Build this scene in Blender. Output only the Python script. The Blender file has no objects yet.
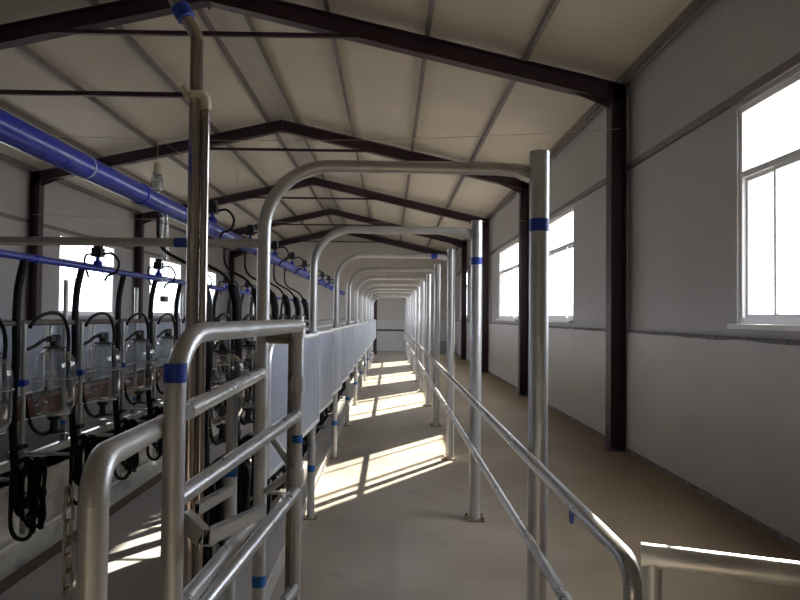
import bpy, math, random
from mathutils import Vector, Matrix
random.seed(7)
S = bpy.context.scene
COL = S.collection
R = math.radians

# ------------------------------------------------------------------ helpers
ORD = ['first', 'second', 'third', 'fourth', 'fifth', 'sixth', 'seventh', 'eighth', 'ninth', 'tenth', 'eleventh',
       'twelfth', 'thirteenth', 'fourteenth', 'fifteenth', 'sixteenth', 'seventeenth', 'eighteenth', 'nineteenth',
       'twentieth', 'twenty-first', 'twenty-second', 'twenty-third']
ORIGIN = {}


class MB:
    """collects shapes in world coordinates, builds ONE mesh object"""
    def __init__(self):
        self.v = []; self.f = []

    def add(self, vs, fs):
        n = len(self.v)
        self.v += [tuple(p) for p in vs]
        self.f += [tuple(i + n for i in q) for q in fs]
        return self

    def box(self, x0, x1, y0, y1, z0, z1):
        vs = [(x, y, z) for z in (z0, z1) for y in (y0, y1) for x in (x0, x1)]
        return self.add(vs, [(0, 2, 3, 1), (4, 5, 7, 6), (0, 1, 5, 4), (2, 6, 7, 3), (0, 4, 6, 2), (1, 3, 7, 5)])

    def obox(self, a, b, w, h, up=(0, 0, 1)):
        """bar of section w x h from a to b"""
        a = Vector(a); b = Vector(b); t = (b - a).normalized()
        s = t.cross(Vector(up)).normalized(); u = s.cross(t).normalized()
        vs = [p + s * (w / 2 * i) + u * (h / 2 * j) for p in (a, b) for i, j in ((-1, -1), (1, -1), (1, 1), (-1, 1))]
        return self.add(vs, [(3, 2, 1, 0), (4, 5, 6, 7), (0, 1, 5, 4), (1, 2, 6, 5), (2, 3, 7, 6), (3, 0, 4, 7)])

    def tube(self, pts, r, n=14, closed=False, flat=None):
        pts = [Vector(p) for p in pts]
        m = len(pts)
        rr = r if isinstance(r, (list, tuple)) else [r] * m
        T = []
        for i in range(m):
            if closed:
                t = pts[(i + 1) % m] - pts[i - 1]
            else:
                t = pts[min(i + 1, m - 1)] - pts[max(i - 1, 0)]
            T.append(t.normalized())
        ref = Vector((0, 0, 1)) if abs(T[0].z) < .9 else Vector((0, 1, 0))
        u = (ref - T[0] * ref.dot(T[0])).normalized()
        vs = []
        for i in range(m):
            u = (u - T[i] * u.dot(T[i])).normalized()
            w = T[i].cross(u)
            fu, fw = (1, 1)
            if flat and i in flat:
                fu, fw = flat[i]
            for k in range(n):
                a = 2 * math.pi * k / n
                vs.append(pts[i] + u * (math.cos(a) * rr[i] * fu) + w * (math.sin(a) * rr[i] * fw))
        fs = []
        for i in range(m if closed else m - 1):
            j = (i + 1) % m
            for k in range(n):
                l = (k + 1) % n
                fs.append((i * n + k, i * n + l, j * n + l, j * n + k))
        if not closed:
            fs.append(tuple(range(n - 1, -1, -1)))
            fs.append(tuple((m - 1) * n + k for k in range(n)))
        return self.add(vs, fs)

    def lathe(self, prof, c, n=24, axis='z'):
        vs = []; fs = []
        for r, z in prof:
            for k in range(n):
                a = 2 * math.pi * k / n
                x, y = math.cos(a) * r, math.sin(a) * r
                p = (x, y, z) if axis == 'z' else ((z, x, y) if axis == 'x' else (y, z, x))
                vs.append((p[0] + c[0], p[1] + c[1], p[2] + c[2]))
        m = len(prof)
        for i in range(m - 1):
            for k in range(n):
                l = (k + 1) % n
                fs.append((i * n + k, i * n + l, (i + 1) * n + l, (i + 1) * n + k))
        fs.append(tuple(range(n - 1, -1, -1)))
        fs.append(tuple((m - 1) * n + k for k in range(n)))
        return self.add(vs, fs)

    def prism(self, poly, axis, a, b):
        """poly in the two other axes (cyclic order y,z / z,x / x,y)"""
        def mk(p, t):
            return {'x': (t, p[0], p[1]), 'y': (p[0], t, p[1]), 'z': (p[0], p[1], t)}[axis]
        n = len(poly)
        vs = [mk(p, a) for p in poly] + [mk(p, b) for p in poly]
        fs = [tuple(range(n - 1, -1, -1)), tuple(range(n, 2 * n))]
        fs += [(i, (i + 1) % n, n + (i + 1) % n, n + i) for i in range(n)]
        return self.add(vs, fs)

    def build(self, name, mat, parent=None, loc=(0, 0, 0), smooth=True, bevel=0, angle=40):
        org = Vector(ORIGIN[parent.name]) if parent else Vector(loc)
        me = bpy.data.meshes.new(name)
        me.from_pydata([tuple(Vector(p) - org) for p in self.v], [], self.f)
        me.validate()
        import bmesh
        bm = bmesh.new(); bm.from_mesh(me)
        bmesh.ops.recalc_face_normals(bm, faces=bm.faces)
        bm.to_mesh(me); bm.free()
        if smooth:
            me.polygons.foreach_set('use_smooth', [True] * len(me.polygons))
            me.set_sharp_from_angle(angle=R(angle))
        me.materials.append(mat)
        o = bpy.data.objects.new(name, me)
        COL.objects.link(o)
        if parent:
            o.parent = parent
            ORIGIN[o.name] = tuple(org)
        else:
            o.location = loc
            ORIGIN[o.name] = tuple(loc)
        if bevel:
            md = o.modifiers.new('Bevel', 'BEVEL'); md.width = bevel; md.segments = 2; md.limit_method = 'ANGLE'
            md.harden_normals = False
        return o


def tag(o, label=None, cat=None, group=None, kind=None):
    if label: o['label'] = label
    if cat: o['category'] = cat
    if group: o['group'] = group
    if kind: o['kind'] = kind
    return o


def thing(name, label, cat, loc, group=None, kind=None):
    o = bpy.data.objects.new(name, None)
    o.empty_display_size = .1
    COL.objects.link(o)
    o.location = loc
    ORIGIN[o.name] = tuple(loc)
    return tag(o, label, cat, group, kind)


def dup(o, parent=None, loc=None, label=None):
    c = o.copy(); COL.objects.link(c)
    if parent: c.parent = parent
    if loc is not None: c.location = loc
    if label: c['label'] = label
    for ch in [k for k in o.children]:
        dup(ch, c)
    return c


def fillet(pts, rad, seg=7):
    pts = [Vector(p) for p in pts]
    out = [pts[0]]
    for i in range(1, len(pts) - 1):
        p = pts[i]; a = (pts[i - 1] - p); b = (pts[i + 1] - p)
        r = rad[i - 1] if isinstance(rad, (list, tuple)) else rad
        ang = a.angle(b)
        d = min(r / math.tan(ang / 2), a.length * .49, b.length * .49)
        r2 = d * math.tan(ang / 2)
        a.normalize(); b.normalize()
        bis = (a + b).normalized()
        c = p + bis * (r2 / math.sin(ang / 2))
        p0 = p + a * d; p1 = p + b * d
        v0 = p0 - c; v1 = p1 - c
        ax = v0.cross(v1).normalized(); tot = v0.angle(v1)
        for k in range(seg + 1):
            out.append(c + Matrix.Rotation(tot * k / seg, 3, ax) @ v0)
    out.append(pts[-1])
    return out


def smooth_path(pts, sub=6):
    """Catmull-Rom through the points"""
    P = [Vector(p) for p in pts]
    P = [P[0] * 2 - P[1]] + P + [P[-1] * 2 - P[-2]]
    out = []
    for i in range(1, len(P) - 2):
        for k in range(sub):
            t = k / sub
            a, b, c, d = P[i - 1], P[i], P[i + 1], P[i + 2]
            out.append(.5 * ((2 * b) + (c - a) * t + (2 * a - 5 * b + 4 * c - d) * t * t + (3 * b - a - 3 * c + d) * t ** 3))
    out.append(P[-2])
    return out


# ------------------------------------------------------------------ materials
def mat(name, col, rough=.6, metal=0., var=.12, scale=4., bump=0., bscale=60., col2=None, stretch=(1, 1, 1), spec=.5,
        rvar=.1, spots=None):
    """principled surface with a noise-varied base colour, optional second colour in blotches, optional bump"""
    m = bpy.data.materials.new(name); m.use_nodes = True
    nt = m.node_tree; N = nt.nodes; L = nt.links
    b = N['Principled BSDF']
    b.inputs['Roughness'].default_value = rough
    b.inputs['Metallic'].default_value = metal
    b.inputs['Specular IOR Level'].default_value = spec
    tc = N.new('ShaderNodeTexCoord'); mp = N.new('ShaderNodeMapping'); mp.inputs['Scale'].default_value = stretch
    geo = N.new('ShaderNodeNewGeometry')
    L.new(geo.outputs['Position'], mp.inputs['Vector'])
    nz = N.new('ShaderNodeTexNoise'); nz.inputs['Scale'].default_value = scale; nz.inputs['Detail'].default_value = 5
    L.new(mp.outputs[0], nz.inputs['Vector'])
    rp = N.new('ShaderNodeValToRGB')
    c1 = tuple(max(0, c * (1 - var)) for c in col); c2 = tuple(min(1, c * (1 + var)) for c in (col2 or col))
    rp.color_ramp.elements[0].color = (*c1, 1); rp.color_ramp.elements[1].color = (*c2, 1)
    rp.color_ramp.elements[0].position = .3; rp.color_ramp.elements[1].position = .7
    L.new(nz.outputs['Fac'], rp.inputs['Fac'])
    out = rp.outputs['Color']
    if spots:
        sc, sscale, thr = spots
        n2 = N.new('ShaderNodeTexNoise'); n2.inputs['Scale'].default_value = sscale; n2.inputs['Detail'].default_value = 6
        L.new(mp.outputs[0], n2.inputs['Vector'])
        r2 = N.new('ShaderNodeValToRGB')
        r2.color_ramp.elements[0].position = thr; r2.color_ramp.elements[1].position = thr + .12
        L.new(n2.outputs['Fac'], r2.inputs['Fac'])
        mx = N.new('ShaderNodeMix'); mx.data_type = 'RGBA'
        L.new(r2.outputs['Color'], mx.inputs['Factor']); L.new(out, mx.inputs['A']); mx.inputs['B'].default_value = (*sc, 1)
        out = mx.outputs['Result']
    L.new(out, b.inputs['Base Color'])
    if rvar:
        mr = N.new('ShaderNodeMapRange'); mr.inputs['To Min'].default_value = max(.03, rough - rvar); mr.inputs['To Max'].default_value = min(1, rough + rvar)
        L.new(nz.outputs['Fac'], mr.inputs['Value']); L.new(mr.outputs[0], b.inputs['Roughness'])
    if bump:
        n3 = N.new('ShaderNodeTexNoise'); n3.inputs['Scale'].default_value = bscale; n3.inputs['Detail'].default_value = 4
        L.new(geo.outputs['Position'], n3.inputs['Vector'])
        bp = N.new('ShaderNodeBump'); bp.inputs['Strength'].default_value = bump; bp.inputs['Distance'].default_value = .01
        L.new(n3.outputs['Fac'], bp.inputs['Height']); L.new(bp.outputs[0], b.inputs['Normal'])
    return m


def panel_mat(name, col, axis, pitch, jw=.012, dark=.72, rough=.55, var=.05):
    """sheet panels with a thin joint every `pitch` metres along a world axis"""
    m = mat(name, col, rough, 0, var, 1.2)
    nt = m.node_tree; N = nt.nodes; L = nt.links
    b = N['Principled BSDF']
    src = b.inputs['Base Color'].links[0].from_socket
    geo = N.new('ShaderNodeNewGeometry'); sx = N.new('ShaderNodeSeparateXYZ'); L.new(geo.outputs['Position'], sx.inputs[0])
    a = N.new('ShaderNodeMath'); a.operation = 'MODULO'
    ad = N.new('ShaderNodeMath'); ad.operation = 'ADD'; ad.inputs[1].default_value = 100.; L.new(sx.outputs[axis], ad.inputs[0])
    L.new(ad.outputs[0], a.inputs[0]); a.inputs[1].default_value = pitch
    c = N.new('ShaderNodeMath'); c.operation = 'LESS_THAN'; L.new(a.outputs[0], c.inputs[0]); c.inputs[1].default_value = jw
    mx = N.new('ShaderNodeMix'); mx.data_type = 'RGBA'; mx.blend_type = 'MULTIPLY'
    L.new(c.outputs[0], mx.inputs['Factor']); L.new(src, mx.inputs['A']); mx.inputs['B'].default_value = (dark, dark, dark, 1)
    L.new(mx.outputs['Result'], b.inputs['Base Color'])
    return m


def thin_glass(name, tint=(.96, .98, .98), refl=.06, edge=.5, rough=.02):
    m = bpy.data.materials.new(name); m.use_nodes = True
    nt = m.node_tree; N = nt.nodes; L = nt.links
    N.remove(N['Principled BSDF'])
    tr = N.new('ShaderNodeBsdfTransparent'); tr.inputs[0].default_value = (*tint, 1)
    gl = N.new('ShaderNodeBsdfGlossy'); gl.inputs['Roughness'].default_value = rough
    lw = N.new('ShaderNodeLayerWeight'); lw.inputs['Blend'].default_value = .35
    mr = N.new('ShaderNodeMapRange'); mr.inputs['To Min'].default_value = refl; mr.inputs['To Max'].default_value = edge
    L.new(lw.outputs['Facing'], mr.inputs['Value'])
    mx = N.new('ShaderNodeMixShader'); L.new(mr.outputs[0], mx.inputs[0]); L.new(tr.outputs[0], mx.inputs[1]); L.new(gl.outputs[0], mx.inputs[2])
    L.new(mx.outputs[0], N['Material Output'].inputs[0])
    return m


M = {}
M['galv'] = mat('galvanised_pipe', (.63, .63, .63), .37, .55, .12, 9, bump=.10, bscale=90, stretch=(1, 1, .5), spots=((.36, .31, .22), 5, .66))
M['galvrail'] = mat('galvanised_rail', (.60, .61, .62), .30, .75, .08, 11, bump=.03, bscale=120)
M['sheet'] = mat('galvanised_sheet', (.46, .51, .62), .38, .6, .14, 3, bump=.05, bscale=40, stretch=(1, 1, .4))
M['sheetedge'] = mat('galvanised_sheet_edge', (.78, .80, .82), .32, .55, .08, 6)
M['rustpipe'] = mat('rusty_galvanised_pipe', (.30, .26, .22), .5, .55, .25, 8, col2=(.32, .26, .18), bump=.15, bscale=70, spots=((.16, .08, .045), 9, .55))
M['chrome'] = mat('polished_stainless_pipe', (.60, .54, .50), .17, 1., .06, 3, rvar=.05)
M['stain'] = mat('brushed_stainless', (.58, .58, .58), .30, .8, .04, 6, rvar=.04)
M['maroon'] = mat('dark_maroon_steel_paint', (.046, .020, .032), .45, 0, .15, 6)
M['purlin'] = mat('weathered_grey_purlin', (.20, .17, .17), .5, .3, .15, 5)
M['roof'] = panel_mat('cream_roof_panel', (.60, .54, .45), 'Y', 1.0, .014, .90, .55, .05)
M['wall'] = panel_mat('pale_grey_wall_panel', (.435, .42, .425), 'Y', 1.0, .01, .86, .5, .04)
M['wallend'] = panel_mat('pale_grey_end_wall_panel', (.50, .47, .44), 'X', 1.0, .01, .86, .5, .04)
M['dado'] = mat('white_plaster_dado', (.56, .55, .565), .5, 0, .06, 2.2, bump=.05, bscale=25, stretch=(1, .5, 1))
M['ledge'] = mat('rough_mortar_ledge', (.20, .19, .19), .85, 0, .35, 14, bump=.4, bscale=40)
M['floor'] = mat('worn_concrete', (.37, .32, .27), .62, 0, .14, 1.1, col2=(.42, .37, .315), bump=.12, bscale=55, spots=((.31, .27, .23), 2.2, .60))


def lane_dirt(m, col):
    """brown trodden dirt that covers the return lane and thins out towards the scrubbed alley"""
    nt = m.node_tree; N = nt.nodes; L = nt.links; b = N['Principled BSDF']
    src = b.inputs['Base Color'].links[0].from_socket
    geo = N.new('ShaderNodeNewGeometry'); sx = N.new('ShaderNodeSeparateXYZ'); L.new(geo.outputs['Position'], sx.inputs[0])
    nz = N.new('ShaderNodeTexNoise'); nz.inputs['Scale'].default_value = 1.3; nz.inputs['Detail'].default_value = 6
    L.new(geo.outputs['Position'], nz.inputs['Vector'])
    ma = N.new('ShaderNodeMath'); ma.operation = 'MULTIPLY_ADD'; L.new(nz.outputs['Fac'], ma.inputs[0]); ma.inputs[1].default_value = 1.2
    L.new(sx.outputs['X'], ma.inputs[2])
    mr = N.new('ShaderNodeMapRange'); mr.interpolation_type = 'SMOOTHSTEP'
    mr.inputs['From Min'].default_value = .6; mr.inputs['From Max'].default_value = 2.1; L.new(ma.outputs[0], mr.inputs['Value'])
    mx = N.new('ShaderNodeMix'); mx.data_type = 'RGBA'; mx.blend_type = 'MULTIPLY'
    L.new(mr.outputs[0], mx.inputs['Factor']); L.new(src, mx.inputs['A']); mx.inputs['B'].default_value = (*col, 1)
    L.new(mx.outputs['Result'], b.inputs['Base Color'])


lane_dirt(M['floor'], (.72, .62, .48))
M['pitfloor'] = mat('grey_pit_concrete', (.50, .485, .49), .55, 0, .1, 1.6, bump=.08, bscale=50)
M['pitwall'] = mat('white_pit_render', (.58, .58, .55), .5, 0, .07, 2.5, bump=.06, bscale=20, spots=((.30, .285, .28), 1.7, .52), stretch=(1, .7, 1.5))
M['kerb'] = mat('pale_kerb_concrete', (.40, .385, .37), .6, 0, .12, 3, bump=.1, bscale=40)
M['drain'] = mat('brown_drain_channel', (.15, .105, .075), .6, 0, .2, 4)
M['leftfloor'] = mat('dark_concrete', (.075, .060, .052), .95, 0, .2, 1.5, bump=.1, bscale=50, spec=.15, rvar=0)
M['bluepipe'] = mat('blue_plastic_pipe', (.010, .028, .36), .3, 0, .12, 5, rvar=.06)
M['blue'] = mat('blue_tape', (.02, .06, .42), .45, 0, .15, 30)
M['bluelight'] = mat('bright_blue_tape', (.02, .16, .50), .45, 0, .15, 30)
M['black'] = mat('black_rubber', (.008, .008, .010), .55, 0, .2, 10, spec=.25)
M['blackbox'] = mat('black_plastic', (.014, .014, .016), .45, 0, .15, 12)
M['cream'] = mat('cream_plastic', (.70, .66, .52), .5, 0, .06, 10)
M['white'] = mat('white_plastic_frame', (.78, .78, .80), .4, 0, .04, 5)
M['whitepipe'] = mat('white_plastic_pipe', (.88, .86, .80), .4, 0, .06, 5)
M['redboard'] = mat('rust_red_board', (.17, .055, .045), .6, 0, .2, 5)
M['wire'] = mat('pale_wire', (.55, .52, .46), .5, .3, .1, 10)
M['iron'] = mat('chain_steel', (.24, .22, .20), .42, .85, .2, 25)
M['block'] = mat('grey_green_paint', (.20, .21, .19), .6, 0, .12, 5)
M['earth'] = mat('outdoor_dry_ground', (.36, .33, .28), .9, 0, .15, .3)
M['glass'] = thin_glass('jar_glass', (.94, .96, .965), .10, .80, .03)
M['jarrail'] = mat('dull_brown_pipe', (.17, .14, .125), .45, .4, .15, 6)
M['flash'] = mat('ridge_flashing', (.46, .42, .37), .5, .1, .06, 3)
M['pane'] = thin_glass('window_glass', (.97, .98, .99), .04, .35, .01)
M['clear'] = thin_glass('clear_tube_plastic', (.86, .88, .88), .08, .5, .08)

# ------------------------------------------------------------------ main dimensions
XA, ZA, SL = -2.297, 5.437, .228              # ridge line, rafter underside at the ridge, roof slope
XR, XL = 2.93, -7.49                           # inner wall faces
Y0, Y1 = -3.3, 31.7                            # inner end faces
FR = [8.36, 14.17, 19.97, 25.78]               # portal frames
PITX0, PITX1, PITY0, PITY1, PITZ = -3.84, -.88, 1.2, 28.4, -1.08
ROOF = ZA + .22 + .09                          # underside of roof sheet at the ridge


def roofz(x, base=ROOF):
    return base - SL * abs(x - XA)


def structure(o, label, cat):
    return tag(o, label, cat, kind='structure')


# floors
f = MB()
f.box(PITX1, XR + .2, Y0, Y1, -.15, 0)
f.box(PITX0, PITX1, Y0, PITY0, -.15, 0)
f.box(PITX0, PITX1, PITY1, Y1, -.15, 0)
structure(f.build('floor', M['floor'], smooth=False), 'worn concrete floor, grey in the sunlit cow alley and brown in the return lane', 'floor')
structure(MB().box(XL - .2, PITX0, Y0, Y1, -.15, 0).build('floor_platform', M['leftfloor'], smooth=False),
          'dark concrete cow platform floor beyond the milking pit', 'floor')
structure(MB().box(PITX0 - .1, PITX1 + .1, PITY0 - .1, PITY1 + .1, PITZ - .15, PITZ).build('floor_pit', M['pitfloor'], smooth=False),
          'grey concrete floor of the sunken milking pit', 'floor')
structure(MB().box(PITX0 - .06, PITX0, PITY0, PITY1, PITZ, .075).build('wall_pit_left', M['pitwall'], smooth=False),
          'white rendered pit wall with dark stains behind the hanging hoses', 'wall')
structure(MB().box(PITX1, PITX1 + .06, PITY0, PITY1, PITZ, -.15).build('wall_pit_right', M['pitwall'], smooth=False),
          'white rendered pit wall below the alley kerb', 'wall')
e = MB(); e.box(PITX0, PITX1, PITY0 - .06, PITY0, PITZ, -.15); e.build('wall_pit_front', M['pitwall'], smooth=False)
structure(bpy.data.objects['wall_pit_front'], 'white rendered end wall of the pit nearest the camera', 'wall')
e = MB(); e.box(PITX0, PITX1, PITY1, PITY1 + .06, PITZ, -.15); e.build('wall_pit_back', M['pitwall'], smooth=False)
structure(bpy.data.objects['wall_pit_back'], 'white rendered end wall of the pit at its far end', 'wall')
structure(MB().box(PITX0 - .05, PITX0 + .012, PITY0, PITY1, .075, .092).build('trim_pit_edge', M['stain'], smooth=False),
          'bright steel edge strip along the top of the white pit wall', 'trim')
structure(MB().box(PITX1, -.66, PITY0, PITY1, 0, .12).build('kerb', M['kerb'], bevel=.01),
          'pale concrete kerb under the splash panels beside the alley', 'kerb')
structure(MB().box(PITX0, PITX0 + .17, PITY0, PITY1, PITZ, PITZ + .012).build('trim_drain', M['drain'], smooth=False),
          'brown drain strip on the pit floor along the white wall', 'drain')

# outdoor ground
g = MB()
g.box(XR + .2, 120, -120, 150, -.4, -.1); g.box(-120, XL - .2, -120, 150, -.4, -.1)
g.box(XL - .2, XR + .2, Y1 + .2, 150, -.4, -.1); g.box(XL - .2, XR + .2, -120, Y0 - .2, -.4, -.1)
structure(g.build('ground', M['earth'], smooth=False), 'dry ground outside the building', 'ground')

# side walls: dado below, sheet panels above, openings for the windows
SILL, HEAD, TRANS = 1.565, 3.40, 2.825
WR = [(3.35, 5.72), (10.9, 12.85), (15.6, 18.45), (20.8, 23.6), (26.0, 28.5)]
WL = [(10.6, 13.05), (15.5, 18.6), (21.3, 24.5), (27.0, 29.4)]


def side_wall(name, xin, xout, wins, eave_z):
    m = MB()
    x0, x1 = min(xin, xout), max(xin, xout)
    m.box(x0, x1, Y0 - .2, Y1 + .2, 1.46, SILL)
    m.box(x0, x1, Y0 - .2, Y1 + .2, HEAD, eave_z)
    ys = [Y0 - .2] + [v for w in wins for v in w] + [Y1 + .2]
    for i in range(0, len(ys), 2):
        m.box(x0, x1, ys[i], ys[i + 1], SILL, HEAD)
    return m.build(name, M['wall'], smooth=False)


structure(side_wall('wall_right', XR, XR + .14, WR, roofz(XR) + .1), 'pale grey panel wall with bright windows behind the return lane', 'wall')
structure(side_wall('wall_left', XL, XL - .14, WL, roofz(XL) + .1), 'pale grey panel wall with windows far beyond the glass jars', 'wall')
structure(MB().box(XR - .05, XR + .2, Y0 - .2, Y1 + .2, -.15, 1.445).build('wall_right_dado', M['dado'], smooth=False),
          'white plaster lower wall along the return lane', 'wall')
structure(MB().box(XL - .2, XL + .05, Y0 - .2, Y1 + .2, -.15, 1.445).build('wall_left_dado', M['dado'], smooth=False),
          'white plaster lower wall beyond the far stalls', 'wall')


def ledge(name, x0, x1):
    m = MB(); n = 160
    vs = []; fs = []
    rng = random.Random(3)
    for i in range(n + 1):
        y = Y0 + (Y1 - Y0) * i / n
        j = rng.uniform(-.008, .008); k = rng.uniform(-.006, .008)
        vs += [(x0 + (j if x0 < 0 or x0 > 2 else 0), y, 1.43 + k), (x1, y, 1.43 + k), (x1, y, 1.462), (x0 + j, y, 1.462)]
    for i in range(n):
        for a in range(4):
            b = (a + 1) % 4
            fs.append((4 * i + a, 4 * i + b, 4 * i + 4 + b, 4 * i + 4 + a))
    fs += [(0, 1, 2, 3), (4 * n + 3, 4 * n + 2, 4 * n + 1, 4 * n)]
    return m.add(vs, fs).build(name, M['ledge'], smooth=False)


structure(ledge('trim_1', XR - .062, XR + .02), 'dark rough mortar ledge on the right wall below the windows', 'trim')
o = ledge('trim_2', XL + .062, XL - .02)
structure(o, 'dark rough mortar ledge on the left wall below the windows', 'trim')
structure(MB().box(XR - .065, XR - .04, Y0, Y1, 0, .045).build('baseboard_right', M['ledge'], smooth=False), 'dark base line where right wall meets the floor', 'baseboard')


# end walls (gable shape)
def gable(name, ya, yb):
    p = [(XL - .14, 1.46), (XR + .14, 1.46), (XR + .14, roofz(XR + .14) + .05), (XA, ROOF + .05), (XL - .14, roofz(XL - .14) + .05)]
    return MB().prism(p, 'y', ya, yb).build(name, M['wallend'], smooth=False)


structure(gable('wall_end', Y1, Y1 + .14), 'grey gable end wall at the far end of the alley', 'wall')
structure(gable('wall_front', Y0 - .14, Y0), 'grey gable wall behind the camera', 'wall')
structure(MB().box(XL - .14, XR + .14, Y1 - .05, Y1 + .14, -.15, 1.46).build('wall_end_dado', M['dado'], smooth=False),
          'white lower part of the far end wall', 'wall')
structure(MB().box(XL - .14, XR + .14, Y0 - .14, Y0 + .05, -.15, 1.46).build('wall_front_dado', M['dado'], smooth=False),
          'white lower part of the wall behind the camera', 'wall')


# ceiling: two roof slopes
def slope(name, xa, xb):
    p = [(xa, roofz(xa)), (xb, roofz(xb)), (xb, roofz(xb) + .1), (xa, roofz(xa) + .1)]
    return MB().prism(p, 'y', Y0 - .3, Y1 + .3).build(name, M['roof'], smooth=False)


structure(slope('ceiling_right', XA, XR + .35), 'cream sheet roof slope above the alley', 'ceiling')
structure(slope('ceiling_left', XL - .35, XA), 'cream sheet roof slope above the pit and far stalls', 'ceiling')
rp = [(XA - .28, roofz(XA - .28) - .012), (XA, ROOF - .012), (XA + .28, roofz(XA + .28) - .012), (XA + .28, roofz(XA + .28) - .002), (XA, ROOF - .002), (XA - .28, roofz(XA - .28) - .002)]
structure(MB().prism(rp, 'y', Y0, Y1).build('trim_ridge', M['flash'], smooth=False), 'grey ridge flashing strip between the top purlins', 'trim')

# purlins (C sections under the sheet)
PX = [(-2.0, 'ridge purlin on the right slope'), (-.83, 'roof purlin on the right slope next below the ridge one'), (.40, 'roof purlin in the middle of the right slope'),
      (1.61, 'roof purlin on the right slope next above the eave'), (2.80, 'eave purlin along the top of the right wall'),
      (-2.55, 'ridge purlin on the left slope'), (-3.63, 'roof purlin on the left slope next below the ridge one'), (-4.90, 'roof purlin in the middle of the left slope'),
      (-6.07, 'roof purlin on the left slope next above the eave'), (-7.36, 'eave purlin along the top of the left wall')]
for x, lab in PX:
    s = 1 if x > XA else -1
    m = MB()
    zt = roofz(x) - .001; w = .028
    # lipped channel: web, two flanges, lip
    m.box(x - .003, x + .003, Y0, Y1, zt - .092, zt)
    m.box(x, x + s * w * 1.6, Y0, Y1, zt - .092, zt - .086)
    m.box(x + s * w * 1.6 - .003, x + s * w * 1.6 + .003, Y0, Y1, zt - .092, zt - .072)
    o = m.build('beam_purlin', M['purlin'], smooth=False)
    structure(o, 'thin grey steel ' + lab, 'purlin'); o['group'] = 'roof purlins'

# wall girts
for x, s, lab in ((XR - .03, 1, 'right wall above its windows'), (XL + .03, -1, 'left wall above its windows')):
    m = MB()
    m.box(min(x, x + s * .03), max(x, x + s * .03), Y0, Y1, 3.44, 3.446)
    m.box(min(x, x + s * .03), max(x, x + s * .03), Y0, Y1, 3.51, 3.516)
    m.box(x - .003, x + .003, Y0, Y1, 3.44, 3.516)
    structure(m.build('beam_girt', M['purlin'], smooth=False), 'thin grey steel girt along the ' + lab, 'girt')

# portal frames
ZB = [('first', 'nearest the camera'), ('second', 'from the camera'), ('third', 'from the camera'), ('fourth', 'from the camera')]


def ibar(m, a, b, fl, dep, tf=.012, tw=.010, up=(0, 0, 1)):
    """I section from a to b; depth along up"""
    a = Vector(a); b = Vector(b); t = (b - a).normalized()
    s = t.cross(Vector(up)).normalized(); u = s.cross(t).normalized()
    for k in (-1, 1):
        off = u * (k * (dep / 2 - tf / 2))
        m.obox(a + off, b + off, fl, tf, up)
    m.obox(a, b, tw, dep - 2 * tf, up)


frame_root = None
for i, y in enumerate(FR + [Y1 - .14]):
    lab = (ORD[i] + ' dark maroon steel portal frame from the camera') if i < 4 else 'dark maroon steel portal frame against the far end wall'
    if frame_root is None:
        t = thing('beam_portal_frame', lab, 'steel frame', (0, y, 0), 'steel portal frames', 'structure')
        frame_root = t
        for side in (1, -1):
            xo = XR - .055 if side > 0 else XL + .055     # outer flange face
            xi = 2.685 if side > 0 else -7.25
            c = MB()
            ibar(c, ((xo + xi) / 2, y, 0), ((xo + xi) / 2, y, ZA - SL * abs(xi - XA) + .2), .2, abs(xo - xi), up=(1, 0, 0))
            co = c.build('column', M['maroon'], t, smooth=False)
            pl = MB(); pl.box(min(xo, xi) - .04 * (side < 0) - .03 * (side > 0), max(xo, xi) + .03 * (side < 0), y - .13, y + .13, 0, .02)
            for bx in (.35, .65):
                for by in (-.09, .09):
                    xx = xi + (xo - xi) * bx
                    pl.lathe([(.015, .02), (.015, .045), (.008, .05)], (xx, y + by, 0), 6)
            pl.build('base_plate', M['maroon'], co, smooth=False)
            r = MB()
            xe = xo
            d = .11 / math.cos(math.atan(SL))
            ibar(r, (XA, y, ZA + d), (xe, y, ZA - SL * abs(xe - XA) + d), .17, .22)
            # haunch at the eave, end plate at the ridge
            hp = [(xi, ZA - SL * abs(xi - XA) + .01), (xi - side * .55, ZA - SL * abs(xi - side * .55 - XA) + .012), (xi, ZA - SL * abs(xi - XA) - .09)]
            r.prism(hp, 'y', y - .006, y + .006)
            ro = r.build('rafter', M['maroon'], t, smooth=False)
            e = MB(); e.box(min(XA, XA + side * .014), max(XA, XA + side * .014), y - .1, y + .1, ZA - .03, ZA + .22)
            for zz in (.04, .16):
                e.lathe([(.014, 0), (.014, .02)], (XA + (side * .014 if side > 0 else -.034), y + .06, ZA + zz), 6, 'x')
            e.build('ridge_plate', M['maroon'], ro, smooth=False)
        tb = MB()
        z = 5.035
        hx = (ZA + .02 - z) / SL
        tb.obox((XA - hx, y - .06, z), (XA + hx, y - .06, z), .05, .05)
        tb.build('collar_tie', M['maroon'], t, smooth=False)
    else:
        dup(frame_root, None, (0, y, 0), lab)
# ------------------------------------------------------------------ windows
wi = 0


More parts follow.
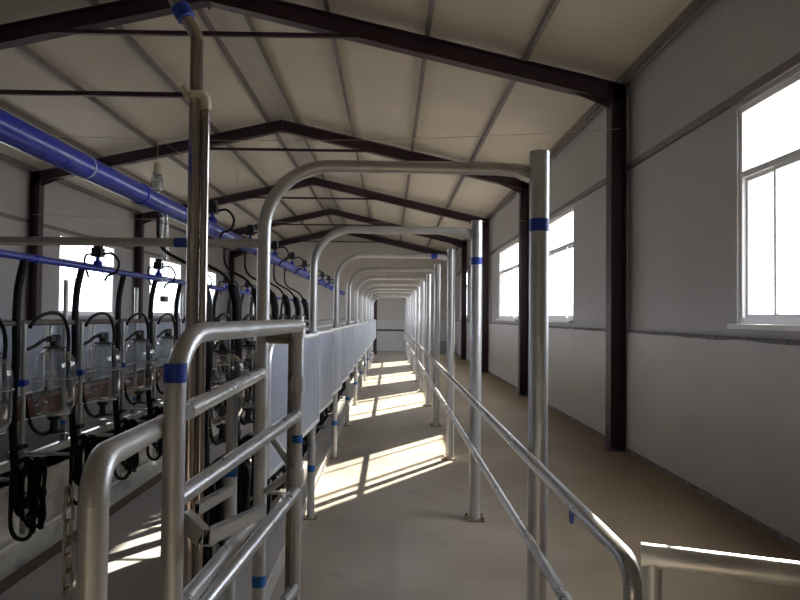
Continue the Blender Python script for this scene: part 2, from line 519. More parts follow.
def window(xin, side, a, b, lab):
    """white frame in the wall opening, fixed light above the transom, sliding sashes below"""
    global wi
    wi += 1
    t = thing('window_%d' % wi, lab, 'window', (xin, a, SILL), None, 'structure')
    x0, x1 = (xin + .02, xin + .08) if side > 0 else (xin - .08, xin - .02)
    fr = MB()
    for (ya, yb, za, zb) in ((a, b, SILL, SILL + .05), (a, b, HEAD - .05, HEAD), (a, a + .05, SILL + .05, HEAD - .05), (b - .05, b, SILL + .05, HEAD - .05)):
        fr.box(x0, x1, ya, yb, za, zb)
    fr.build('window_frame', M['white'], t, smooth=False)
    MB().box(x0, x1, a + .05, b - .05, TRANS - .025, TRANS + .025).build('transom', M['white'], t, smooth=False)
    cuts = [0, .27, .80, 1]; n = 3; w = b - a - .1
    xm = (x0 + x1) / 2
    for k in range(n):
        q = MB(); ya = a + .05 + cuts[k] * w; yb = a + .05 + cuts[k + 1] * w
        xx = (xm - .022, xm - .002) if k % 2 else (xm + .002, xm + .022)
        for (p, r, za, zb) in ((ya, ya + .03, SILL + .05, TRANS - .025), (yb - .03, yb, SILL + .05, TRANS - .025),
                               (ya + .03, yb - .03, SILL + .05, SILL + .085), (ya + .03, yb - .03, TRANS - .06, TRANS - .025)):
            q.box(xx[0], xx[1], p, r, za, zb)
        so = q.build('window_sash', M['white'], t, smooth=False)
        xc = sum(xx) / 2
        MB().box(xc - .002, xc + .002, ya + .03, yb - .03, SILL + .085, TRANS - .06).build('pane', M['pane'], so, smooth=False)
    MB().box(xm - .002, xm + .002, a + .05, b - .05, TRANS + .025, HEAD - .05).build('pane', M['pane'], t, smooth=False)
    sx = (xin - .07, xin + .02) if side > 0 else (xin - .02, xin + .07)
    MB().box(sx[0], sx[1], a - .03, b + .03, SILL - .04, SILL + .004).build('window_sill', M['white'], t, smooth=False, bevel=.004)
    # daylight portal: tells the sampler where the sky comes in, gives off no light itself
    L = bpy.data.lights.new('daylight_portal', 'AREA'); L.shape = 'RECTANGLE'
    L.size = HEAD - SILL; L.size_y = b - a
    L.cycles.is_portal = True
    lo = bpy.data.objects.new('daylight_portal', L); COL.objects.link(lo)
    lo.location = (xin + side * .12, (a + b) / 2, (SILL + HEAD) / 2)
    lo.rotation_euler = (0, R(90) if side > 0 else R(-90), 0)


RW = ['overexposed window at the right edge, nearest the camera', 'bright right-wall window just beyond the first steel column', 'bright right-wall window between second and third steel columns',
      'bright right-wall window between third and fourth steel columns', 'bright right-wall window nearest the far end wall']
LW = ['left-wall window before the second steel column', 'left-wall window seen above the nearest glass jars',
      'left-wall window seen above the middle glass jars', 'left-wall window nearest the far end wall']
for (a, b), l in zip(WR, RW): window(XR, 1, a, b, l)
for (a, b), l in zip(WL, LW): window(XL, -1, a, b, l)

# ------------------------------------------------------------------ alley hoops: tall right post, bent pipe over the alley, thin left post
HP = 2.29; HY0 = 3.14; NH = 10
XP, XQ = .685, -.585
ZH = 2.29


def hoop(y, XQ=-.612):
    t = thing('alley_hoop', 'x', 'pipe hoop', (XP, y, 0), 'galvanised hoops over the alley')
    MB().tube([(XP, y, 0), (XP, y, 2.372)], .045, 22).build('post', M['galv'], t)
    b = MB()
    pts = fillet([(XQ, y, 0), (XQ, y, ZH), (XP - .20, y, ZH), ], .30, 10)
    n = len(pts)
    pts += [Vector((XP - .11, y, ZH - .006)), Vector((XP - .038, y, ZH - .026))]
    fl = {n: (.8, 1.08), n + 1: (.5, 1.4)}
    b.tube(pts, .030, 18, flat=fl)
    bp = b.build('bent_pipe', M['galv'], t)
    MB().lathe([(.0315, 0), (.0315, .05)], (XQ, y, .37), 18).build('blue_tape', M['bluelight'], bp)
    MB().lathe([(.0325, 0), (.0325, .012)], (XQ, y, .62), 18).build('weld_ring', M['galv'], bp)
    pl = MB(); pl.box(XP - .075, XP + .075, y - .075, y + .075, 0, .012)
    for sx in (-1, 1):
        for sy in (-1, 1):
            pl.lathe([(.010, .012), (.010, .032), (.006, .036)], (XP + sx * .058, y + sy * .058, 0), 6)
    pl.build('base_plate', M['rustpipe'], t)
    p2 = MB(); p2.box(XQ - .05, XQ + .05, y - .05, y + .05, 0, .010)
    p2.build('base_plate', M['rustpipe'], t)
    return t


h0 = hoop(HY0, -.585)
MB().lathe([(.0465, 0), (.0465, .058)], (XP, HY0, 2.0), 22).build('blue_tape', M['blue'], h0)
h0['label'] = 'nearest galvanised pipe hoop over the alley, thick post with blue tape'
plain = None
for k in range(1, NH):
    y = HY0 + HP * k
    if k == 1:
        h = hoop(y)
        plain = [c for c in h.children]
        plain_root = h
        h['label'] = 'second galvanised pipe hoop over the alley from the camera'
    else:
        h = dup(plain_root, None, (XP, y, 0), ORD[k] + ' galvanised pipe hoop over the alley from the camera')
    if k == 2:
        q = MB().tube([(XP - .16, y, ZH), (XP - .23, y, ZH)], .0325, 18)
        ORIGIN[h.name] = (XP, y, 0)
        q.build('blue_tape', M['blue'], h)
MB().lathe([(.0465, 0), (.0465, .058)], (XP, HY0 + HP, 2.02), 22).build('blue_tape', M['blue'], plain_root)

for k, w_ in ((NH, 'first'), (NH + 1, 'second')):
    y = HY0 + HP * k
    t = thing('rail_post', w_ + ' plain galvanised post beyond the last alley hoop', 'post', (XP, y, 0), 'plain posts at the far end of the handrail')
    MB().tube([(XP, y, 0), (XP, y, 2.372)], .045, 22).build('post', M['galv'], t)
    MB().box(XP - .075, XP + .075, y - .075, y + .075, 0, .012).build('base_plate', M['rustpipe'], t)

# ------------------------------------------------------------------ handrail along the right posts
XRL = .614
t = thing('handrail', 'long two-bar galvanised handrail fixed to the alley side of the posts', 'railing', (XRL, 1.8, 0))
YE = 29.9
ZT, ZL = .985, .632
MB().tube(fillet([(XRL, YE, ZT), (XRL, 1.715, ZT), (XRL, 1.715, .0)], .065, 9), .0235, 16).build('top_rail', M['galvrail'], t)
MB().tube([(XRL, YE, ZL), (XRL, 1.725, ZL)], .021, 16).build('lower_rail', M['galvrail'], t)
MB().tube([(XRL - .01, 30.0, 0), (XRL - .01, 30.0, 1.33)], .03, 14).build('end_post', M['galv'], t)
for k in range(NH + 2):
    y = HY0 + HP * k
    c = MB(); c.tube([(XRL + .01, y, ZT), (XP - .044, y, ZT)], .016, 10); c.build('bracket', M['galv'], t)
    c = MB(); c.tube([(XRL + .01, y, ZL), (XP - .044, y, ZL)], .016, 10); c.build('bracket', M['galv'], t)
for yy in (4.9, 10.7, 16.6, 22.4):
    c = MB(); c.lathe([(.026, -.04), (.026, .04)], (XRL, yy, ZT), 16, 'y'); c.build('sleeve', M['galvrail'], t)
    c = MB(); c.lathe([(.0235, -.04), (.0235, .04)], (XRL, yy - .35, ZL), 16, 'y'); c.build('sleeve', M['galvrail'], t)
MB().prism([(2.19, ZT - .012), (2.235, ZT - .012), (2.232, ZT - .034), (2.222, ZT - .05), (2.205, ZT - .046), (2.195, ZT - .03)], 'x', XRL - .024, XRL - .018).build('blue_tape', M['blue'], t, smooth=False)

# corner rail at the right edge
t = thing('corner_rail', 'single galvanised rail on a short post, leaving the handrail end toward the right wall', 'railing', (.76, 1.95, 0))
a = Vector((.728, 1.965, .925)); d = Vector((.374, -.150, 0)).normalized()
MB().tube([a, a + d * 2.3], .033, 20).build('top_rail', M['galv'], t)
for s in (.030, 1.9):
    p = a + d * s
    MB().tube([(p.x, p.y, 0), (p.x, p.y, .905)], .028, 16).build('post', M['galv'], t)

# ------------------------------------------------------------------ gate on the left
N0 = Vector((-.593, 1.90, 0)); F0 = Vector((-.400, 3.0, 0))
dg = (F0 - N0).normalized()


def gp(s, z):
    return (N0 + dg * s + Vector((0, 0, z)))


LG = (F0 - N0).length
t = thing('cattle_gate', 'galvanised pipe gate with bent top rail and blue tape left of the alley', 'gate', tuple(N0))
MB().tube(fillet([gp(0, .10), gp(0, 1.545), gp(LG, 1.555)], .165, 10), .030, 20).build('gate_frame', M['galv'], t)
MB().lathe([(.0315, 0), (.0315, .052)], (N0.x, N0.y, 1.412), 20).build('blue_tape', M['blue'], t)
MB().tube([gp(.02, 1.085), gp(LG - .02, 1.165)], .026, 16).build('rung', M['galvrail'], t)
MB().tube([gp(.02, .695), gp(LG - .02, .835)], .026, 16).build('rung', M['galvrail'], t)
MB().tube([gp(.02, .36), gp(LG - .02, .42)], .026, 16).build('rung', M['galvrail'], t)
fb = MB().tube([gp(LG, .10), gp(LG, 1.60)], .022, 16).build('end_bar', M['galv'], t)
MB().lathe([(.0235, 0), (.0235, .035)], (F0.x, F0.y, 1.045), 16).build('blue_tape', M['bluelight'], fb)
for z in (.90, 1.30, 1.535): MB().lathe([(.030, -.03), (.030, .03)], (F0.x, F0.y, z), 16).build('sleeve', M['galv'], fb)
# square-tube latch welded on the gate
lt = MB()
A = Vector((-.575, 1.95, 1.025)); B = Vector((-.500, 1.90, .985)); Cc = Vector((-.472, 2.60, .862))


def sqtube(m, p, q, w=.024, h=.045, th=.004):
    p = Vector(p); q = Vector(q); tt = (q - p).normalized(); s = tt.cross(Vector((0, 0, 1))).normalized(); u = s.cross(tt)
    for n_, sz, e_ in ((s, (th, h), w), (u, (w, th), h)):
        for k in (-1, 1):
            off = n_ * (k * (e_ / 2 - th / 2))
            m.obox(p + off, q + off, sz[0], sz[1])


sqtube(lt, B, Cc)
lt.build('latch_channel', M['stain'], t, smooth=False)
lt = MB(); sqtube(lt, A, B + Vector((-.012, .012, 0)), .03, .05); lt.build('latch_stub', M['stain'], t, smooth=False)
lt = MB(); sqtube(lt, (-.56, 2.02, 1.03), (-.555, 2.42, .985), .02, .035); lt.build('latch_guide', M['stain'], t, smooth=False)

# fixed fence between the gate and the first hoop
t = thing('hinge_frame', 'weathered pipe frame with braces joining the gate to the first hoop post', 'pipe frame', (-.5, 3.05, 0))
HX, HY = -.435, 3.06
MB().tube([(HX, HY, .0), (HX, HY, 1.53)], .020, 14).build('hinge_post', M['rustpipe'], t)
MB().tube([(XQ + .035, HY0 - .03, 1.495), (HX, HY, 1.495)], .024, 14).build('top_bar', M['rustpipe'], t)
MB().tube([(XQ + .03, HY0 - .02, 1.08), (HX, HY, .93)], .017, 12).build('brace', M['galv'], t)
MB().tube([(XQ + .03, HY0 - .02, .80), (HX, HY, .90)], .017, 12).build('brace', M['galv'], t)
MB().tube([(-.575, 1.95, 1.325), (-.585, HY0 - .03, 1.335)], .026, 16).build('rail', M['galvrail'], t)
MB().tube([(-.575, 1.95, .785), (-.585, HY0 - .03, .70)], .026, 16).build('rail', M['galvrail'], t)

# near bent rail with the chain
t = thing('bent_handrail', 'thick galvanised pipe bent over from its post at bottom left, beside a chain', 'railing', (-.60, 1.4, 0))
MB().tube(fillet([(-.597, 1.40, 0), (-.597, 1.40, 1.300), (-.660, 2.02, 1.275)], .085, 10), .0295, 22).build('bent_pipe', M['galv'], t)
MB().lathe([(.0305, 0), (.0305, .01)], (-.597, 1.40, 1.205), 22).build('weld_ring', M['galv'], t)
MB().lathe([(.030, -.006), (.032, .0), (.030, .012), (.02, .02)], (-.661, 2.02, 1.275), 20, 'y').build('end_cap', M['galv'], t)

c = MB(); z = 1.255; k = 0
while z > .45:
    L_, W_, r_ = .043, .022, .0034
    pts = []
    for i in range(20):
        a_ = 2 * math.pi * i / 20
        lx = math.cos(a_) * (W_ / 2 - r_); lz = math.sin(a_) * (W_ / 2 - r_)
        lz += (L_ / 2 - W_ / 2) * (1 if math.sin(a_) > 0 else -1)
        pts.append((-.640 + (lx if k % 2 else lx * .35), 1.385 + (lx * .35 if k % 2 else lx * .9), z - L_ / 2 + lz))
    c.tube(pts, r_, 8, closed=True)
    z -= L_ - 4 * r_ + .004; k += 1
o = c.build('chain', M['iron'], loc=(-.640, 1.385, 1.25))
tag(o, 'steel link chain hanging beside the thick bent pipe at bottom left', 'chain')

# ------------------------------------------------------------------ splash panels
PITCH = 1.145; PY0 = 3.815; PXA = -.572


def splash(x, y, s, w=1.115, z0=.70):
    """folded sheet with rounded top corners, stiffening fold in front and bright rolled edge"""
    t = thing('splash_panel', 'x', 'splash panel', (x, y, z0), 'splash panels along the alley' if s > 0 else 'splash panels beyond the far jars')
    z1, rc = 1.474, .10
    kx = s * .055 / w
    def sk(o):
        for v in o.data.vertices: v.co.x += kx * v.co.y
        return o

    def outline(ins):
        p = []
        for cy, cz, a0 in ((y + w - rc, z1 - rc, 0), (y + rc, z1 - rc, 90)):
            for i in range(8):
                a_ = R(a0 + 90 * i / 7)
                p.append((cy + math.cos(a_) * (rc - ins), cz + math.sin(a_) * (rc - ins)))
        p += [(y + ins, z0 + ins), (y + w - ins, z0 + ins)]
        return p
    MB().prism(outline(.012), 'x', x - .008, x + .008).build('sheet', M['sheet'], t, smooth=True, angle=30); sk(t.children[0])
    e = MB(); p = outline(.010)
    e.tube([(x, a_, b_) for a_, b_ in p], .019, 8, closed=True)
    sk(e.build('rolled_edge', M['sheetedge'], t))
    return t


NP = 18
s1 = splash(PXA, 3.185, 1, .60, .84); s1['label'] = 'narrow galvanised splash panel seen through the gate beside the first hoop post'
s1.name = 'splash_panel'
sp = splash(PXA, PY0, 1, 1.115, .84); sp['label'] = 'first full galvanised splash panel along the alley, just behind the gate end'
for k in range(1, NP):
    dup(sp, None, (PXA, PY0 + PITCH * k, .84), ORD[k] + ' full galvanised splash panel from the gate along the alley side')
sf = splash(-3.975, 4.6, -1); sf['label'] = 'first galvanised splash panel beyond the far row of glass jars'
for k in range(1, 14):
    dup(sf, None, (-3.975, 4.6 + PITCH * k, .70), ORD[k] + ' galvanised splash panel from the camera beyond the far glass jars')
# rails behind the panel tops
o = MB().tube([(-.662, 3.25, 1.495), (-.662, 24.4, 1.495)], .020, 12).build('panel_rail', M['galv'], loc=(-.662, 3.25, 1.495))
tag(o, 'galvanised pipe along the top of the alley-side splash panels', 'pipe')
# posts that carry the far panels
fp = thing('stall_post', 'x', 'post', (-3.93, 6.02, 0), 'stall posts beyond the far jars')
MB().tube([(-3.93, 6.02, 0), (-3.93, 6.02, 2.0)], .03, 14).build('post', M['galv'], fp)
MB().lathe([(.0315, 0), (.0315, .06)], (-3.93, 6.02, .25), 14).build('blue_tape', M['bluelight'], fp)
tag(fp, 'first galvanised stall post beyond the far glass jars', 'post', 'stall posts beyond the far jars')
for k in range(1, 8):
    q = dup(fp, None, (-3.93, 6.02 + HP * k, 0), ORD[k] + ' galvanised stall post from the camera beyond the far glass jars')
o = MB().box(-3.985, -3.96, 4.0, 27.5, .44, .64).build('kick_board', M['redboard'], loc=(-4.05, 4, .5), smooth=False)
tag(o, 'rust-red board running low behind the far row of glass jars', 'board')

# ------------------------------------------------------------------ recorder jars, stands, clusters
JP = 1.105


def jar(x, y, s, grp):
    """s: +1 jar row on the left (arms reach left), -1 near row"""
    t = thing('recorder_jar', 'x', 'glass jar', (x, y, .6), grp)
    P = [(.035, .60), (.060, .605), (.10, .625), (.15, .66), (.178, .71), (.186, .77), (.186, 1.06), (.180, 1.12), (.160, 1.18), (.125, 1.225), (.08, 1.252), (.045, 1.262)]
    MB().lathe(P, (x, y, 0), 32).build('glass_vessel', M['glass'], t)
    cp = MB()
    cp.lathe([(.105, 1.262), (.105, 1.276), (.05, 1.284), (.05, 1.37), (.038, 1.39)], (x, y, 0), 18)
    cp.obox((x, y - .02, 1.36), (x, y - .13, 1.352), .05, .05)
    cp.build('cap', M['blackbox'], t)
    ov = MB()
    ov.lathe([(.03, .47), (.045, .48), (.035, .50), (.032, .575), (.06, .585), (.06, .605)], (x, y, 0), 16)
    ov.lathe([(.10, .462), (.11, .466), (.10, .474), (.03, .478)], (x, y, 0), 16)
    ov.build('outlet_valve', M['blackbox'], t)
    yp = y - .56
    # steel carrier: hoop under the jar and arms from the stand
    cr = MB()
    ring = [(x + math.cos(a_) * .14, y + math.sin(a_) * .14, .640) for a_ in [2 * math.pi * i / 24 for i in range(24)]]
    cr.tube(ring, .007, 8, closed=True)
    cr.tube([(x, yp, .66), (x, y - .14, .640)], .009, 8)
    ring = [(x + math.cos(a_) * .192, y + math.sin(a_) * .192, .98) for a_ in [2 * math.pi * i / 28 for i in range(28)]]
    cr.tube(ring, .005, 8, closed=True)
    cr.tube([(x, yp, .98), (x, y - .192, .98)], .008, 8)
    cr.tube([(x, y + .14, .640), (x, y + .19, .72), (x, y + .192, .98)], .005, 8)
    cr.build('carrier', M['stain'], t)
    h = MB(); h.tube(smooth_path([(x, y - .13, 1.352), (x, y - .24, 1.345), (x, y - .38, 1.30), (x, yp + .03, 1.27)]), .016, 10)
    h.build('milk_hose', M['black'], t)
    h = MB(); h.tube(smooth_path([(x + .03, yp + .03, 1.47), (x + .03, yp + .16, 1.555), (x + .03, y - .16, 1.60), (x + .03, y + .04, 1.575), (x + .03, y + .16, 1.47), (x + .03, y + .20, 1.34), (x + .03, y + .19, 1.20), (x + .03, y + .20, 1.02), (x + .03, y + .21, .86)]), .017, 10)
    h.build('vacuum_hose', M['black'], t)
    h = MB(); h.tube(smooth_path([(x, yp + .03, .86), (x, yp + .08, .70), (x, yp + .18, .56), (x, yp + .34, .48), (x, y - .05, .475)]), .018, 10)
    h.build('outlet_hose', M['black'], t)
    MB().lathe([(.034, -.045), (.034, .0), (.022, .0), (.022, .05)], (x + .004, yp, .985), 16, 'y').build('blue_clip', M['blue'], t)
    return t


BX_ = -1.9


def stand(x, y, s, grp):
    yp = y - .56
    t = thing('jar_stand', 'x', 'jar stand', (x, yp, 0), grp)
    MB().tube([(x, yp, -.12), (x, yp, 1.50)], .022, 14).build('upright', M['stain'], t)
    a = MB(); xe = -3.88 if s > 0 else -.86
    a.tube([(x, yp, .145), (xe, yp, .145)], .018, 10)
    a.box(xe - .03, xe + .03, yp - .05, yp + .05, .092 if s > 0 else .12, .165)
    a.build('floor_arm', M['stain'], t)
    h = MB()
    if s > 0:
        h.tube(smooth_path([(x, yp - .03, 2.06), (x - .045, yp - .035, 1.8), (x - .052, yp - .04, 1.5), (x - .046, yp - .04, 1.2), (x - .066, yp - .04, .8), (x - .05, yp - .04, .45), (x - .02, yp - .055, .20)]), .034, 12)
    else:
        P_ = smooth_path([(BX_, yp - .07, 2.44), (BX_ + .03, yp - .08, 2.15), (x - .12, yp - .08, 1.98), (x - .01, yp - .07, 1.75), (x, yp - .072, 1.5), (x + .012, yp - .07, 1.2), (x - .01, yp - .072, .8), (x + .005, yp - .07, .45), (x + .03, yp - .05, -.10), (x + .02, yp - .04, -.55)])
        h.tube(P_, [.014 if p.z > 1.9 else .05 for p in P_], 12)
    h.build('down_hose', M['black'], t)
    MB().box(x - .045, x + .045, yp - .10, yp + .03, .42, .46).build('strap', M['blackbox'], t, bevel=.004)
    return t


def cluster(x, y, s, grp, z0=0.):
    """milking claw with four teat cups hung up by its coiled hoses"""
    yp = y - .56
    t = thing('milking_cluster', 'x', 'milking cluster', (x, yp, .2 + z0), grp)
    zz = z0
    h = MB()
    for (cy, ry, cz, rz, dx, fr) in ((-.04, .125, -.03, .345, .05, .019), (.03, .13, .02, .29, .09, .019), (.06, .10, .05, .27, .02, .018), (-.05, .09, .08, .25, .07, .018), (.09, .07, .10, .22, .05, .017)):
        pts = [(x + dx + .66 * (cy + math.sin(a_) * ry) + .02 * math.sin(3 * a_), yp + .36 * (cy + math.sin(a_) * ry) + .02 * math.cos(2 * a_), zz + cz + math.cos(a_) * rz) for a_ in [2 * math.pi * i / 28 for i in range(28)]]
        h.tube(pts, fr, 10, closed=True)
    h.build('coiled_hose', M['black'], t)
    cl = MB(); cl.lathe([(.02, -.10), (.06, -.085), (.068, -.04), (.06, .0), (.03, .02), (.02, .03)], (x + .06, yp + .05, zz - .02), 18)
    cl.build('claw_bowl', M['blackbox'], t)
    for i, (dx, dy) in enumerate(((-.03, -.06), (.05, -.05), (-.02, .05), (.06, .07))):
        q = MB(); bx, by = x + .06 + dx, yp + .05 + dy
        q.lathe([(.016, -.30), (.026, -.285), (.026, -.16), (.020, -.13), (.014, -.10)], (bx, by, zz - .02), 12)
        cup = q.build('teat_cup', M['black'] if i % 2 else M['stain'], t)
        MB().tube(smooth_path([(bx, by, zz - .13), (bx + dx * .4, by + dy * .4, zz + .02), (x + .06 + dx * .3, yp + .05 + dy * .3, zz + .02)]), .009, 8).build('pulse_tube', M['black'], cup)
    hk = MB(); hk.tube(smooth_path([(x, yp, zz + .33), (x + .05, yp, zz + .36), (x + .09, yp + .01, zz + .31), (x + .06, yp + .02, zz + .27)]), .006, 8)
    hk.build('hook', M['stain'], t)
    return t


XJ = -3.20
GJ = 'glass recorder jars on the far side of the pit'
j0 = jar(XJ, 6.58 - JP, 1, GJ); s0 = stand(XJ, 6.58 - JP, 1, 'jar stands on the far side of the pit'); c0 = cluster(XJ, 6.58 - JP, 1, 'milking clusters on the far side of the pit')
j0['label'] = 'clear glass milk jar cut off by the left picture edge'
s0['label'] = 'steel stand with black hose carrying the jar cut off by the picture edge'
c0['label'] = 'black milking cluster coil below the jar cut off by the picture edge'
for k in range(1, 15):
    dy = JP * k
    w = ORD[k - 1]
    lj = 'first whole glass milk jar from the left, dome top and black cap' if k == 1 else w + ' whole glass milk jar from the left in the far row'
    dup(j0, None, (XJ, 6.58 - JP + dy, .6), lj)
    dup(s0, None, (XJ, 6.58 - JP + dy - .56, 0), 'steel stand with thick black hose left of the %s whole far jar' % w)
    lc = 'large coil of black milking hoses hanging before the white pit wall, nearest left' if k == 1 else 'coil of black milking hoses hanging left of the %s whole far jar' % w
    dup(c0, None, (XJ, 6.58 - JP + dy - .56, .2), lc)

XN = -1.50
n0 = jar(XN, 6.2, -1, 'glass recorder jars on the near side of the pit'); m0 = stand(XN, 6.2, -1, 'jar stands on the near side of the pit')
k0 = cluster(-1.08, 4.9, -1, 'milking clusters below the alley panels', .36)
n0['label'] = 'glass milk jar with black cap seen through the gate'
m0['label'] = 'steel stand with black hose just left of the jar seen through the gate'
k0['label'] = 'first cluster of black milking hoses below the alley-side panels'
for k in range(1, 7):
    dup(n0, None, (XN, 6.2 + JP * k, .6), '%s glass milk jar of the near row, behind the one seen through the gate' % ORD[k])
    dup(m0, None, (XN, 6.2 + JP * k - .56, 0), '%s steel stand with thick black hose of the near jar row' % ORD[k])
for k in range(1, 17):
    dup(k0, None, (-1.08, 4.9 - .56 + .78 * k, .56), '%s cluster of black milking hoses below the alley-side panels' % ORD[k])

# jar rails
o = MB().tube([(XJ - .06, 3.0, 1.505), (XJ - .06, 27.5, 1.505)], .024, 12).build('jar_rail', M['jarrail'], loc=(XJ, 3, 1.5))
tag(o, 'brownish pipe running along the tops of the far jar stands', 'pipe')
o = MB().tube([(XN + .06, 4.9, 1.505), (XN + .06, 27.5, 1.505)], .024, 12).build('jar_rail', M['jarrail'], loc=(XN, 4.9, 1.5))
tag(o, 'brownish pipe running along the tops of the near jar stands', 'pipe')

# post with blue tape behind the gate
t = thing('stall_end_post', 'dull steel post with blue tape on the kerb behind the gate rungs', 'post', (-.80, 3.5, .12))
MB().tube([(-.80, 3.5, .12), (-.80, 3.5, 1.22)], .030, 16).build('post', M['galv'], t)
MB().lathe([(.0315, 0), (.0315, .05)], (-.80, 3.5, .78), 16).build('blue_tape', M['bluelight'], t)

# ------------------------------------------------------------------ pipes overhead
BX, BZ = -1.9, 2.505
t = thing('vacuum_main', 'large blue plastic pipe running high along the pit', 'pipe', (BX, 2, BZ))
MB().tube([(BX, 1.2, BZ), (BX, 27.5, BZ)], .073, 24).build('pipe_run', M['bluepipe'], t)
for yy in (3.6, 7.0, 12.0, 17.0, 22.0):
    MB().lathe([(.073, -.07), (.081, -.065), (.081, .065), (.073, .07)], (BX, yy + 1.6, BZ), 24, 'y').build('coupling', M['bluepipe'], t)
ringm = MB().lathe([(.0755, -.006), (.0755, .006)], (BX, 4.22, BZ), 24, 'y').build('glue_ring', M['white'], t)
ringm['label'] = 'white glue ring'
t = thing('wash_line', 'thin blue plastic pipe running above the far jar row', 'pipe', (XJ, 3, 2.09))
MB().tube([(XJ, 3.0, 2.085), (XJ, 27.5, 2.085)], .033, 16).build('pipe_run', M['bluepipe'], t)
for yy in (6.2, 9.5, 13, 17, 21):
    MB().lathe([(.033, -.05), (.043, -.045), (.043, .045), (.033, .05)], (XJ, yy, 2.085), 16, 'y').build('coupling', M['bluepipe'], t)


def pulsator(x, y, z, grp, big=1.):
    t = thing('pulsator', 'x', 'pulsator', (x, y, z), grp)
    b = MB(); b.lathe([(.03, -.005), (.05, .0), (.045, .05), (.022, .065), (.022, .10)], (x, y, z), 16)
    b.build('saddle', M['bluepipe'], t)
    k = MB(); k.box(x - .055, x + .055, y - .06, y + .06, z + .10, z + .20)
    k.build('body', M['blackbox'], t, bevel=.008)
    MB().lathe([(.05, .20), (.05, .235), (.03, .245)], (x, y, z), 16).build('cover', M['blackbox'], t)
    h = MB(); h.tube(smooth_path([(x + .05, y, z + .13), (x + .15, y, z + .14), (x + .22, y + .02, z + .05), (x + .19, y + .03, z - .06), (x + .10, y + .03, z - .10), (x + .07, y + .03, z - .16)]), .013, 10)
    h.build('hose', M['black'], t)
    h = MB(); h.tube(smooth_path([(x - .05, y, z + .13), (x - .13, y, z + .12), (x - .15, y + .02, z + .02), (x - .11, y + .03, z - .12)]), .012, 10)
    h.build('hose', M['black'], t)
    return t


p0 = pulsator(BX, 7.25, BZ + .068, 'pulsators on the large blue pipe'); p0['label'] = 'first black pulsator on the large blue pipe, beside the tall riser'
for k in range(1, 9):
    dup(p0, None, (BX, 7.25 + 1.95 * k, BZ + .068), ORD[k] + ' black pulsator on the large blue pipe beyond the tall riser')
q0 = pulsator(XJ, 7.48, 2.085 + .03, 'pulsators on the thin blue pipe'); q0['label'] = 'first black pulsator on the thin blue pipe above the far jars'
for k in range(1, 6):
    dup(q0, None, (XJ, 7.48 + 1.95 * k, 2.115), ORD[k] + ' black pulsator on the thin blue pipe above the far jars')

# cross pipe
t = thing('cross_pipe', 'weathered horizontal pipe crossing the pit from the first hoop, with blue tape', 'pipe', (-2.2, 3.14, 1.925))
MB().tube([(-3.92, 3.14, 1.925), (XQ - .028, 3.14, 1.93)], .0205, 16).build('pipe_run', M['galv'], t)
MB().lathe([(.0225, -.028), (.0225, .028)], (-.965, 3.14, 1.929), 16, 'x').build('blue_tape', M['blue'], t)
o = MB().tube([(-3.93, 3.14, 0), (-3.93, 3.14, 2.0)], .03, 12).build('stall_post', M['galv'], loc=(-3.93, 3.14, 0))
tag(o, 'galvanised stall post carrying the far end of the cross pipe', 'post')

# clear drop tube below the blue main
t = thing('sight_tube', 'clear vertical tube hanging below the large blue pipe', 'tube', (BX, 5.75, 1.9))
MB().tube([(BX, 5.75, 1.72), (BX, 5.75, BZ - .07)], .028, 16).build('tube', M['clear'], t)
MB().lathe([(.034, 0), (.034, .05)], (BX, 5.75, 1.70), 16).build('end_fitting', M['rustpipe'], t)

# tall steel riser, two pipes
RX, RY = -.868, 3.0
t = thing('steel_riser', 'tall polished steel riser of two pipes with cream elbow, left of the hoops', 'pipe', (RX, RY, .12))
MB().tube(fillet([(RX, RY, .12), (RX, RY, 2.83), (RX - .17, RY, 3.10), (RX - .62, RY + .1, 3.45), (BX, RY + .2, 3.45), (BX, RY + .2, BZ + .05)], [.09, .2, .2, .12], 7), .0285, 20).build('main_pipe', M['chrome'], t)
MB().tube([(RX + .047, RY - .004, .12), (RX + .047, RY - .004, 2.52)], .0175, 16).build('side_pipe', M['chrome'], t)
MB().tube(fillet([(RX + .047, RY - .004, 2.50), (RX + .047, RY - .004, 2.565), (RX - .02, RY - .02, 2.565)], .03, 6), .0215, 14).build('cream_elbow', M['cream'], t)
MB().tube([(RX - .055, RY - .026, 2.595), (RX - .03, RY - .030, 2.545)], .012, 10).build('strap', M['cream'], t)
dd = Vector((-.17, 0, .27)).normalized(); pc = Vector((RX - .065, RY, 2.935))
MB().tube([pc - dd * .03, pc + dd * .03], .041, 20).build('blue_clamp', M['blue'], t)

# pipe along the white pit wall
o = MB().tube([(PITX0 + .05, 1.6, -.735), (PITX0 + .05, 27.5, -.77)], .018, 12).build('wall_pipe', M['whitepipe'], loc=(PITX0 + .05, 1.6, -.74))
tag(o, 'thin white pipe running low along the white pit wall', 'pipe')

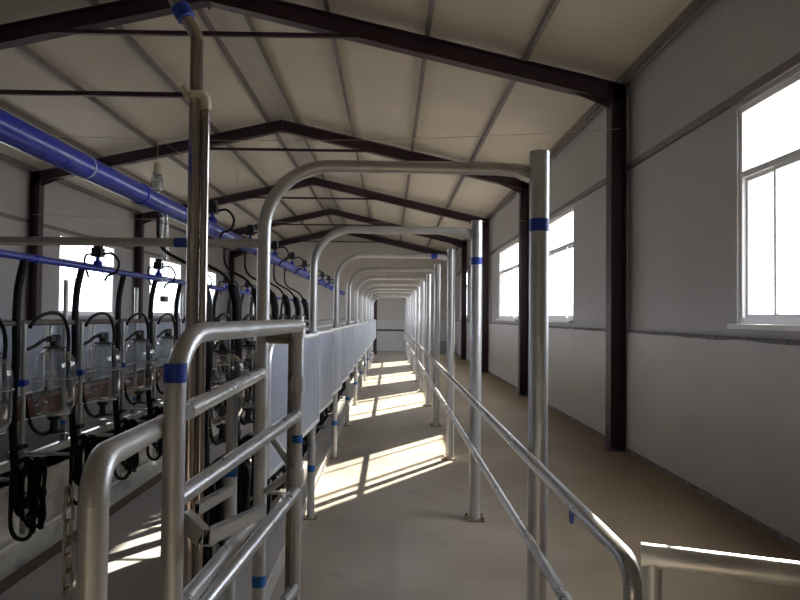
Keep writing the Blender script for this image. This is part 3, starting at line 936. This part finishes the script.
# lamp and wires
m = MB()
pts = [(XL + .1 + (2.78 - XL - .1) * i / 30, 8.258, 3.93 - .215 * (1 - ((i - 15) / 15) ** 2)) for i in range(31)]
pts[-1] = (2.80, 8.258, 3.93)
o = m.tube(pts, .0035, 6).build('wire', M['wire'], loc=(0, 8.2, 3.8))
tag(o, 'thin pale wire strung across the hall before the first steel frame', 'wire')
pts = [(XL + .1 + (2.78 - XL - .1) * i / 30, 14.068, 3.62 - .10 * (1 - ((i - 15) / 15) ** 2)) for i in range(31)]
o = MB().tube(pts, .004, 6).build('wire', M['wire'], loc=(0, 14, 3.6))
tag(o, 'thin pale wire strung across the hall before the second steel frame', 'wire')
LX, LY = -2.84, 8.258
t = thing('hanging_lamp', 'pale hanging lamp on a cord between blue pipe and tall riser', 'lamp', (LX, LY, 3.0))
wz = 3.735
MB().tube([(LX, LY, wz), (LX, LY, 3.40)], .005, 8).build('cord', M['wire'], t)
MB().lathe([(.018, 3.32), (.035, 3.31), (.045, 3.24), (.045, 3.19), (.065, 3.185), (.065, 3.175)], (LX, LY, .11), 18).build('lamp_holder', M['cream'], t)
b = MB(); b.lathe([(.03, 3.178), (.062, 3.172), (.07, 3.14), (.07, 3.02), (.062, 2.985), (.03, 2.965)], (LX, LY, .11), 20)
b.build('lamp_shade', M['clear'], t)
b = MB()
sp_ = [(LX + .045 * math.cos(i * .6), LY + .045 * math.sin(i * .6), 3.275 - .0032 * i) for i in range(56)]
b.tube(sp_, .014, 8); b.build('bulb', M['white'], t)
MB().tube([(LX + .02, LY, wz - .02), (LX + .32, LY, wz - .22)], .003, 6).build('cord', M['wire'], t)

# tie bars that cross the left slope
for (ya, z, xa, xb, lab) in ((8.30, 4.275, -7.247, -2.40, 'long dark tie bar left of the tall riser, below the first rafter'),):
    o = MB().obox((xa, ya, z), (xb, ya, z), .05, .055).build('tie_bar', M['maroon'], loc=(xa, ya, z), smooth=False)
    tag(o, lab, 'tie bar')

# far end: bar across the alley, box by the wall
t = thing('end_bar', 'dark bar closing the far end of the alley', 'bar', (0, 28.9, 0))
MB().tube([(-.62, 28.9, 1.02), (.60, 28.9, 1.02)], .035, 12).build('bar', M['blackbox'], t)
MB().box(-.74, -.56, 28.82, 28.98, 0, 2.6).build('post', M['maroon'], t, smooth=False)
t = thing('storage_box', 'grey box on the floor at the far end of the return lane', 'box', (2.45, 29.6, 0))
MB().box(2.05, 2.75, 29.3, 29.9, 0, .50).build('body', M['block'], t, bevel=.012)
MB().box(2.03, 2.77, 29.28, 29.92, .50, .55).build('lid', M['block'], t, bevel=.01)

# ------------------------------------------------------------------ light
SUN_DIR = Vector((-1.37, -2.06, -1.0)).normalized()
L = bpy.data.lights.new('sun', 'SUN'); L.energy = 28; L.angle = R(.55); L.color = (1, .89, .70)
so = bpy.data.objects.new('sun', L); COL.objects.link(so)
so.rotation_euler = SUN_DIR.to_track_quat('-Z', 'Y').to_euler()
so.location = (20, 30, 15)
w = bpy.data.worlds.new('sky'); S.world = w; w.use_nodes = True
bg = w.node_tree.nodes['Background']
bg.inputs['Color'].default_value = (.90, .94, 1.0, 1); bg.inputs['Strength'].default_value = 7.0

# ------------------------------------------------------------------ camera
fpx, yaw, pit, roll = 681.7, .014, .0243, .0108


def ray(u, v):
    a, b = (u - 400), (v - 300)
    c_, s_ = math.cos(roll), math.sin(roll)
    a, b = c_ * a + s_ * b, -s_ * a + c_ * b
    xr, zz, d_ = a / fpx, -b / fpx, 1.
    y_ = d_ * math.cos(pit) - zz * math.sin(pit); z_ = d_ * math.sin(pit) + zz * math.cos(pit)
    return Vector((xr * math.cos(yaw) + y_ * math.sin(yaw), -xr * math.sin(yaw) + y_ * math.cos(yaw), z_))


F = ray(400, 300).normalized(); X = (ray(401, 300) - ray(400, 300)).normalized(); U = X.cross(F).normalized()
cam = bpy.data.cameras.new('camera'); co = bpy.data.objects.new('camera', cam); COL.objects.link(co)
cam.sensor_width = 36; cam.lens = fpx / 800 * 36; cam.clip_start = .05; cam.clip_end = 400
mw = Matrix((X, U, -F)).transposed().to_4x4(); mw.translation = (0, 0, 1.6)
co.matrix_world = mw
S.camera = co
S.view_settings.view_transform = 'Standard'; S.view_settings.look = 'None'
S.view_settings.exposure = 0.52; S.view_settings.gamma = 1
S.view_settings.use_curve_mapping = False
S.cycles.max_bounces = 10; S.cycles.diffuse_bounces = 6; S.cycles.transparent_max_bounces = 24; S.cycles.glossy_bounces = 4
S.cycles.sample_clamp_indirect = 8
